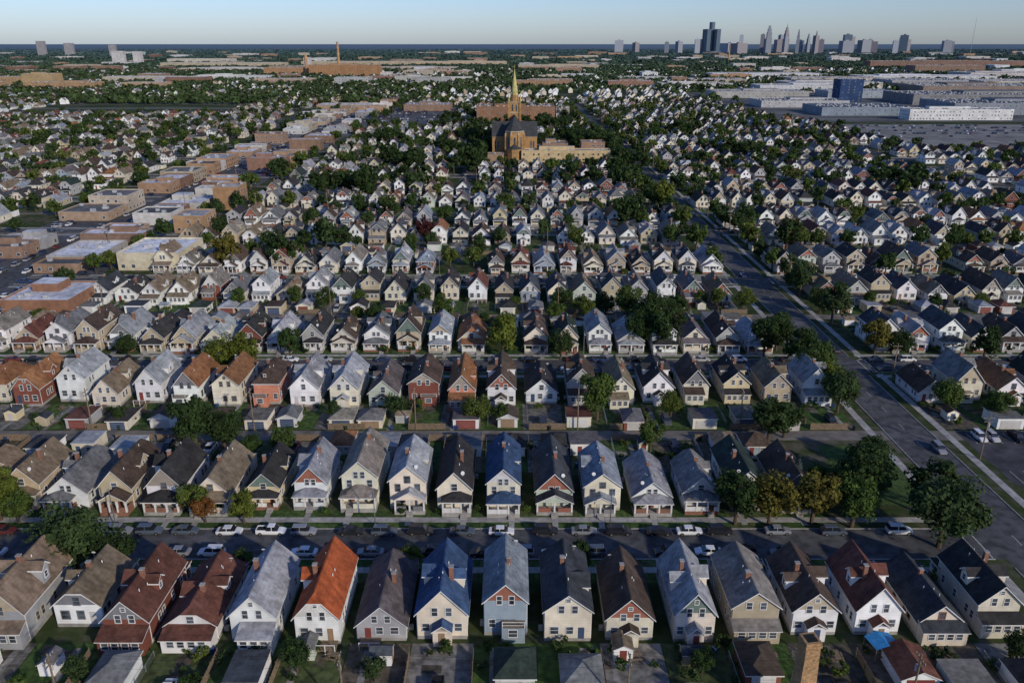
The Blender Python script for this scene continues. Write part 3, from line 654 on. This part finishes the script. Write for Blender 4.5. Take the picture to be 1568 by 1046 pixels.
flat(4,885,84,18,19,(.25,.135,.075),(.2,.17,.14),'school_building'); flat(-30,903.1,16,30,19,(.25,.135,.075),(.2,.17,.14),'school_building'); flat(38,903.1,16,30,19,(.25,.135,.075),(.2,.17,.14),'school_building')
for _ in range(46): tree(R.uniform(-75,80),R.choice([R.uniform(856,878),R.uniform(940,965)]),R.uniform(3.5,6.5),None,DG)
flat(40,600,66,13,8.5,(.52,.4,.22),(.4,.36,.3),'convent_building'); flat(62,622,18,16,12,(.27,.17,.11),(.3,.26,.22),'rectory_building'); flat(-12,597,12,12,6,(.3,.2,.13),(.3,.27,.22),'parish_building')
flat(34,640,20,20,9,(.3,.2,.13),(.25,.22,.2),'rectory_building')
# ---------------------------------------------------------------- church
def church():
    mb=MB()
    def gb(x0,x1,y0,y1,ze,zr):
        gwalls(mb,x0,x1,y0,y1,0,ze,zr,m=0); roof(mb,x0,x1,y0,y1,ze,zr,.5,.3,mr=1,mt=2)
    gb(-8,8,10,60,18,29)
    for sx in (-1,1):
        mb.hexa([(sx*8,16,0),(sx*14,16,0),(sx*14,60,0),(sx*8,60,0),(sx*8,16,15),(sx*14,16,10),(sx*14,60,10),(sx*8,60,15)],0,1)
    mb.M=Matrix.Translation((0,22,0))@Matrix.Rotation(math.pi/2,4,'Z'); gb(-7,7,-17,17,17,27); mb.M=None
    for sx in (-1,1):
        for u in (-3.6,0,3.6): mb.win(Vector((sx*17,22,0)),Vector((0,1,0)),Vector((sx,0,0)),u,8,1.6,6,1,2,3)
        for u in (-12.5,-14.5): mb.win(Vector((0,15,0)),Vector((1,0,0)),Vector((0,-1,0)),u*sx,7,1.1,6,1,2,3)
    mb.cyl(0,9,0,21,7.2,7.2,0,8,ph=math.pi/8); mb.cyl(0,9,21,21.6,7.6,7.6,2,8,ph=math.pi/8); mb.cyl(0,9,21.6,32,7.6,0,1,8,ph=math.pi/8)
    for i in range(8):
        a=math.pi/4*i; n=Vector((math.cos(a),math.sin(a),0)); 
        if n.y<.3:
            mb.win(Vector((0,9,0))+n*7.2*math.cos(math.pi/8),Vector((-n.y,n.x,0)),n,0,9,1.4,8,1,2,3)
        b=a+math.pi/8; p=(math.cos(b)*7.3,9+math.sin(b)*7.3)
        mb.box(p[0]-.6,p[0]+.6,p[1]-.6,p[1]+.6,0,19,0); mb.cyl(p[0],p[1],19,21.5,.7,0,2,4)
    mb.cyl(0,2.2,0,9,5.5,5.5,0,8,ph=math.pi/8); mb.cyl(0,2.2,9,12.5,5.8,0,1,8,ph=math.pi/8)
    mb.box(-4.6,4.6,60,69.2,0,38,0); mb.box(-4.9,4.9,59.7,69.5,30,30.5,2); mb.box(-4.9,4.9,59.7,69.5,38,38.6,2)
    for sx in (-1,1):
        for sy in (60,69.2):
            mb.box(sx*4.6-.8,sx*4.6+.8,sy-.8,sy+.8,0,39,0); mb.cyl(sx*4.6,sy,39,45,.9,0,4,4)
        for u in (-1.6,1.6):
            mb.win(Vector((0,60,0)),Vector((1,0,0)),Vector((0,-1,0)),u,31.5,1.4,5,1,2,3) if sx>0 else None
            mb.win(Vector((sx*4.6,64.6,0)),Vector((0,1,0)),Vector((sx,0,0)),u,31.5,1.4,5,1,2,3)
    mb.cyl(0,64.6,38.6,44,4.0,3.4,0,8,ph=math.pi/8); mb.cyl(0,64.6,44,63.5,3.0,.12,4,8,ph=math.pi/8); mb.box(-.08,.08,64.5,64.66,63.5,66.5,4); mb.box(-.8,.8,64.52,64.64,65.2,65.4,4)
    obj('church',mb.mesh('church_mesh',[M_gbrick,M_slate,M_stone,M_glass,M_copper]),(2,604,0))
church()
mb=MB(); mb.hexa([(-1.25,-1.25,0),(1.25,-1.25,0),(1.25,1.25,0),(-1.25,1.25,0),(-.95,-.95,13.2),(.95,-.95,13.2),(.95,.95,13.2),(-.95,.95,13.2)],0)
mb.box(-1.1,1.1,-1.1,1.1,13.2,13.6,0); mb.box(-1.02,1.02,-1.02,1.02,13.6,14,0)
mb.box(-.7,.7,-.7,.7,14,14.02,1)
mb.box(-6,6,-9,-1.3,0,4,0,2)
obj('brick_chimney',mb.mesh('chimney_mesh',[mk('buff_brick',col=(.36,.22,.11),ns=3,lo=.6,hi=1.3,lines=.3,linez=.3),M_tyre,M_froof]),(37,79.5,0),.15,roof_col=(.2,.2,.2))
mb=MB(); mb.face([(-2,-1.5,2.2),(0,-1.6,2.7),(0,1.6,2.7),(-2,1.5,2.2)],0); mb.face([(0,-1.6,2.7),(2,-1.5,2.1),(2,1.5,2.1),(0,1.6,2.7)],0)
for a in (-1.9,1.9):
    for b in (-1.4,1.4): mb.box(a-.04,a+.04,b-.04,b+.04,0,2.15,1)
tm=mb.mesh('tarp',[mk('blue_tarp',col=(.03,.2,.42),ns=2,rough=.5),M_chrome])
obj('tarp_canopy',tm,(53.5,92.5,0),.2); obj('tarp_canopy',tm,(57,91,0),.5,(.8,.8,.8)); obj('tarp_canopy',tm,(112,288,0),.1,(1.4,1.4,1))
# ---------------------------------------------------------------- factories and far buildings
flat(512,940,118,26,12,(.6,.6,.58),(.25,.26,.28),'factory_building',1)
flat(505,1240,34,30,32,(.03,.06,.14),(.03,.05,.1),'blue_tower_building',0)
for x,y,w,l,h,wc,rc in ((640,1010,200,90,14,(.22,.24,.27),(.09,.1,.12)),(430,1000,110,70,10,(.2,.24,.28),(.08,.1,.14)),(700,1180,260,100,14,(.2,.2,.2),(.13,.135,.15)),(400,1130,120,60,9,(.4,.4,.4),(.17,.17,.18)),
    (400,1330,150,70,10,(.35,.34,.32),(.3,.3,.3)),(800,1400,220,120,15,(.22,.17,.14),(.2,.2,.2)),(520,1480,160,60,12,(.5,.5,.5),(.45,.45,.45)),(950,1900,300,90,12,(.5,.5,.5),(.75,.75,.75)),(1050,1650,240,100,12,(.34,.28,.22),(.4,.4,.42)),
    (560,1330,110,60,11,(.3,.33,.37),(.2,.22,.26)),(620,1600,180,80,12,(.45,.44,.42),(.3,.32,.35)),(820,1640,150,90,14,(.3,.3,.32),(.14,.15,.18)),(360,1620,140,60,9,(.5,.48,.44),(.4,.4,.42)),(700,1800,200,90,12,(.4,.36,.3),(.25,.25,.27)),(980,1250,220,120,13,(.25,.25,.26),(.16,.17,.2)),(440,1780,120,70,10,(.36,.3,.24),(.5,.5,.52)),(1250,2050,260,110,14,(.45,.42,.4),(.28,.28,.3)),(620,2050,260,70,13,(.5,.5,.5),(.45,.46,.49)),
    (1450,2800,520,60,26,(.2,.125,.095),(.2,.18,.16)),(1250,2400,200,60,22,(.22,.15,.11),(.25,.25,.25)),
    (-500,2200,300,70,22,(.34,.2,.11),(.27,.23,.2)),(-430,2150,180,40,30,(.32,.18,.09),(.27,.23,.2)),(-1050,1700,150,40,18,(.34,.23,.13),(.35,.33,.3)),(-930,1640,60,40,26,(.38,.27,.14),(.4,.35,.3)),(-800,1800,160,60,14,(.42,.38,.3),(.6,.6,.6)),
    (-830,1530,130,40,15,(.34,.22,.12),(.3,.28,.26)),(-690,1560,80,40,13,(.38,.27,.16),(.45,.43,.4)),(-1000,1560,90,40,14,(.36,.24,.13),(.4,.38,.35)),(-640,1900,170,60,12,(.5,.5,.48),(.6,.66,.64)),(-480,1750,120,50,12,(.38,.28,.19),(.4,.4,.4)),
    (-1000,2900,420,80,18,(.42,.36,.26),(.45,.44,.4)),(-560,3000,380,80,20,(.4,.33,.23),(.42,.4,.37)),(-200,3100,360,80,18,(.42,.34,.23),(.45,.43,.39)),(-1300,3500,260,90,20,(.48,.44,.36),(.55,.54,.5)),(150,2700,260,70,16,(.4,.33,.23),(.4,.38,.36)),
    (-820,2500,330,80,12,(.45,.42,.38),(.5,.5,.5)),(-300,2600,260,70,12,(.4,.33,.26),(.45,.45,.45)),(300,1900,120,50,10,(.45,.43,.4),(.5,.5,.5))):
    flat(x,y,w,l,h,wc,rc,'factory_building',0)
for _ in range(180):
    y=1600+5000*R.random()**1.3; x=R.uniform(-1,1)*hw_at(y); s=(y/1500)
    flat(x,y,R.uniform(25,90)*s**.4,R.uniform(20,50)*s**.5,R.uniform(7,15)*s**.3,vary(R.choice(FW_+[(.4,.4,.4),(.5,.5,.5)])),vary(R.choice(FR_)),'warehouse',0)
for x,y,h,w in ((-1540,3300,52,45),(-1465,3300,50,30),(-3000,5400,92,50),(-2850,5450,80,55),(-2500,5300,70,40),(-560,2300,45,16)):
    flat(x,y,w,25,h,(.5,.48,.46) if y<5000 else (.28,.27,.28),(.4,.4,.4),'apartment_tower',1)
mb=MB(); mb.cyl(0,0,0,84,4.2,2.8,0,16); mb.cyl(0,0,84,85,3.1,3.1,1,16); mb.cyl(0,0,60,61,3.6,3.6,1,16)
sm=mb.mesh('stack',[mk('stack_brick',col=(.42,.24,.12),ns=.2),M_conc]); obj('factory_chimney',sm,(-448,2180,0)); obj('factory_chimney',sm,(-536,2195,0),0,(1.3,1.3,.62)); obj('factory_chimney',sm,(1000,3900,0),0,(1,1,.9))
def tower_mat(name,wall,glass):
    m=bpy.data.materials.new(name);m.use_nodes=True;nt=m.node_tree;N=nt.nodes;L=nt.links;b=N['Principled BSDF'];b.inputs['Roughness'].default_value=.6
    tc=N.new('ShaderNodeTexCoord');mp=N.new('ShaderNodeMapping');mp.inputs['Rotation'].default_value=(math.pi/2,0,0);L.new(tc.outputs['Object'],mp.inputs[0])
    bt=N.new('ShaderNodeTexBrick');bt.offset=0;bt.inputs['Scale'].default_value=.12;bt.inputs['Mortar Size'].default_value=.06;bt.inputs['Color1'].default_value=glass+(1,);bt.inputs['Color2'].default_value=tuple(t*1.4 for t in glass)+(1,);bt.inputs['Mortar'].default_value=wall+(1,)
    L.new(mp.outputs[0],bt.inputs['Vector']);L.new(bt.outputs[0],b.inputs['Base Color']);return m
TMt=[tower_mat('tower_stone',(.25,.26,.29),(.13,.16,.2)),tower_mat('tower_brick',(.25,.21,.21),(.13,.14,.17)),tower_mat('tower_glass',(.08,.12,.16),(.05,.085,.12)),tower_mat('tower_pale',(.38,.39,.42),(.22,.26,.3))]  # bluish grey wall and glass colours include painted distance haze
def tower(xp,wp,ytop,mi,step=0,spire=0,D=6500):
    k=D*.9364+29; X=(xp)*k/1219; w=wp*k/1219*.8; h=max(18,(83+(66-ytop)/(1390.0/D))*.94)
    mb=MB(); z=0
    hs=[h*.6,h*.8,h*.92,h] if step else [h]
    for i,q in enumerate(hs):
        s=w/2*(1-.2*i); mb.box(-s,s,-s,s,z,q,0); z=q
    mb.box(-w*.15,w*.15,-w*.15,w*.15,z,z+7,0)
    if spire: mb.cyl(0,0,z,z+spire,w*.12,0,0,6)
    obj('skyscraper',mb.mesh('skyscraper_mesh',[TMt[mi]]),(X,D+R.uniform(-350,350),0),R.uniform(-.5,.5))
for t in ((252,10,63,0),(268,9,60,3),(350,34,66,3),(330,22,66,1),(376,10,40,0,1),(366,7,52,3),(396,8,51,1),(403,6,55,0),(411,9,42,1,1,40),(421,6,46,0,1),(430,7,52,0),(441,8,54,1),(452,6,52,0,1),(474,5,47,0,1),(486,8,60,3),(509,14,52,2),(526,14,55,1),(546,8,60,0),(561,9,62,3),(584,14,53,2),(600,8,60,1),(623,8,54,0,1),(640,14,62,0),(171,16,61,3),(196,10,65,1),(232,7,64,0),(668,14,63,1),(290,12,61,0),(462,9,60,1),(535,18,61,0),(386,8,59,1),(445,14,61,0),(415,20,60,1),(500,20,62,0),(570,24,63,1)):
    tower(*t)
rc=MB(); 
rc.cyl(0,0,0,228,21,21,0,20)
for a in range(4):
    t=math.pi/4+a*math.pi/2; rc.cyl(52*math.cos(t),52*math.sin(t),0,178,24,24,0,8,ph=.39)
rc.cyl(0,0,0,22,80,80,0,24)
obj('riverfront_glass_towers',rc.mesh('rc',[TMt[2]]),(303*6116/1219,6500,0))
ms=MB(); ms.cyl(0,0,0,260,2,1,0,4); obj('radio_mast',ms.mesh('ms',[M_metal]),(3517,6500,0))
# ---------------------------------------------------------------- distant canopy and houses (merged)
def canopy(name,n,y0,y1,p,rmin,rmax,leaves,cA,cB,seed):
    rr=np.random.RandomState(seed)
    y=y0+(y1-y0)*rr.rand(n)**p; x=(rr.rand(n)*2-1)*(784*(y*.9364+29)/1219*1.12+40)
    keep=np.ones(n,bool)
    for a,b,c,d in ZN[6:7]+[(330,900,1000,1130),(340,1100,1190,1460)]: keep&=~((x>a)&(x<b)&(y>c)&(y<d))
    keep&=~((x>330)&(x<1400)&(y<2100)&(rr.rand(n)<.45))
    keep&=(np.sin(x*.004+y*.0023+seed)+np.sin(x*.0017-y*.0061)+rr.rand(n)*1.6)>-.4
    x=x[keep];y=y[keep];n=len(x)
    s=(rmin+(rmax-rmin)*rr.rand(n))*(.8+y/4500)
    d=rr.normal(size=(n,leaves,3)); d/=np.linalg.norm(d,axis=2,keepdims=True); d[:,:,2]=np.abs(d[:,:,2])
    rad=s[:,None]*(.65+.4*rr.rand(n,leaves))
    hz=np.minimum(s,7)[:,None]/s[:,None]
    P=np.stack([x[:,None]+d[:,:,0]*rad,y[:,None]+d[:,:,1]*rad,np.minimum(s,6)[:,None]*.55+d[:,:,2]*rad*1.1*hz],2)
    nn=d+rr.normal(size=d.shape)*.5; nn/=np.linalg.norm(nn,axis=2,keepdims=True)
    u=np.cross(nn,rr.normal(size=d.shape)); u/=np.linalg.norm(u,axis=2,keepdims=True); w=np.cross(nn,u)
    q=(s*.38)[:,None,None]
    V=np.stack([P-u*q,P-w*q,P+u*q,P+w*q],2).reshape(-1,3).astype(np.float32); V[:,2]=np.maximum(V[:,2],.2)
    nf=n*leaves; me=bpy.data.meshes.new(name)
    me.vertices.add(nf*4); me.vertices.foreach_set('co',V.ravel()); me.loops.add(nf*4); me.loops.foreach_set('vertex_index',np.arange(nf*4,dtype=np.int32))
    me.polygons.add(nf); me.polygons.foreach_set('loop_start',np.arange(0,nf*4,4,dtype=np.int32)); 
    me.update(calc_edges=True)
    t=np.clip((y-1500)/6500,0,1)[:,None]; base=np.array(cA)*(1-t)+np.array(cB)*t; base=base*(.7+.7*rr.rand(n,1))  # foliage shifts bluer with distance: haze put into the vertex colours
    c=np.concatenate([base,np.ones((n,1))],1); c=np.repeat(c,leaves*4,axis=0).astype(np.float32)
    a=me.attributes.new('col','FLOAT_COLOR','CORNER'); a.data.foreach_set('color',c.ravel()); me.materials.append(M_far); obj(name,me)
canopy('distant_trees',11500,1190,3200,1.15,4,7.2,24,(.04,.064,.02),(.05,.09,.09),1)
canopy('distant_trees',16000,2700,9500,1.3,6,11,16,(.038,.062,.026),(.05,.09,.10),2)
hb=MB(); hc=[]
for _ in range(3600):
    y=1190+2000*R.random()**1.1; x=R.uniform(-1,1)*hw_at(y)
    if not free(x,y): continue
    w=3.8;l=R.uniform(6,8);ze=R.uniform(4.5,6.5);zr=ze+3.4; wc=R.choice([WH,WH,WH,CR,TA,GY]); rc_=R.choice(ROOFS)
    n0=len(hb.f); gwalls(hb,x-w,x+w,y-l,y+l,0,ze,zr); roof(hb,x-w,x+w,y-l,y+l,ze,zr,.3,.3)
    for fi in range(n0,len(hb.f)): hc.append(((wc if hb.m[fi]!=ROOF else rc_)+(1,),len(hb.f[fi])))
hb.m=[0]*len(hb.m)
me=hb.mesh('distant_houses_mesh',[M_farh]); a=me.attributes.new('col','FLOAT_COLOR','CORNER')
a.data.foreach_set('color',np.array([c for c,n in hc for _ in range(n)],dtype=np.float32).ravel()); obj('distant_houses',me)
# ---------------------------------------------------------------- light, sky, camera
EL=math.radians(23);AZ=math.radians(180-40)
d=Vector((math.sin(AZ)*math.cos(EL),math.cos(AZ)*math.cos(EL),math.sin(EL)))
sun=bpy.data.lights.new('sun','SUN'); sun.energy=3.0; sun.angle=math.radians(1.5); sun.color=(1,.9,.75)
so=bpy.data.objects.new('sun',sun); so.rotation_euler=d.to_track_quat('Z','Y').to_euler(); COL.objects.link(so)
w=bpy.data.worlds.new('World'); scene.world=w; w.use_nodes=True; nt=w.node_tree; bg=nt.nodes['Background']; bg.inputs[1].default_value=.115
sky=nt.nodes.new('ShaderNodeTexSky'); sky.sky_type='NISHITA'; sky.sun_disc=False; sky.sun_elevation=EL; sky.sun_rotation=AZ; sky.altitude=0; sky.dust_density=.5; sky.ozone_density=3.5
ti=nt.nodes.new('ShaderNodeVectorMath'); ti.operation='MULTIPLY'; ti.inputs[1].default_value=(.8,.89,1.22)
nt.links.new(sky.outputs[0],ti.inputs[0]); nt.links.new(ti.outputs[0],bg.inputs[0])
cam=bpy.data.cameras.new('camera'); cam.lens=28; cam.sensor_width=36; cam.clip_end=80000; cam.clip_start=.5
co=bpy.data.objects.new('camera',cam); co.location=(0,0,83); co.rotation_euler=(math.radians(90-20.55),0,0); COL.objects.link(co); scene.camera=co
scene.view_settings.view_transform='Standard'; scene.view_settings.look='None'; scene.view_settings.exposure=0
print('objects',len(bpy.data.objects))
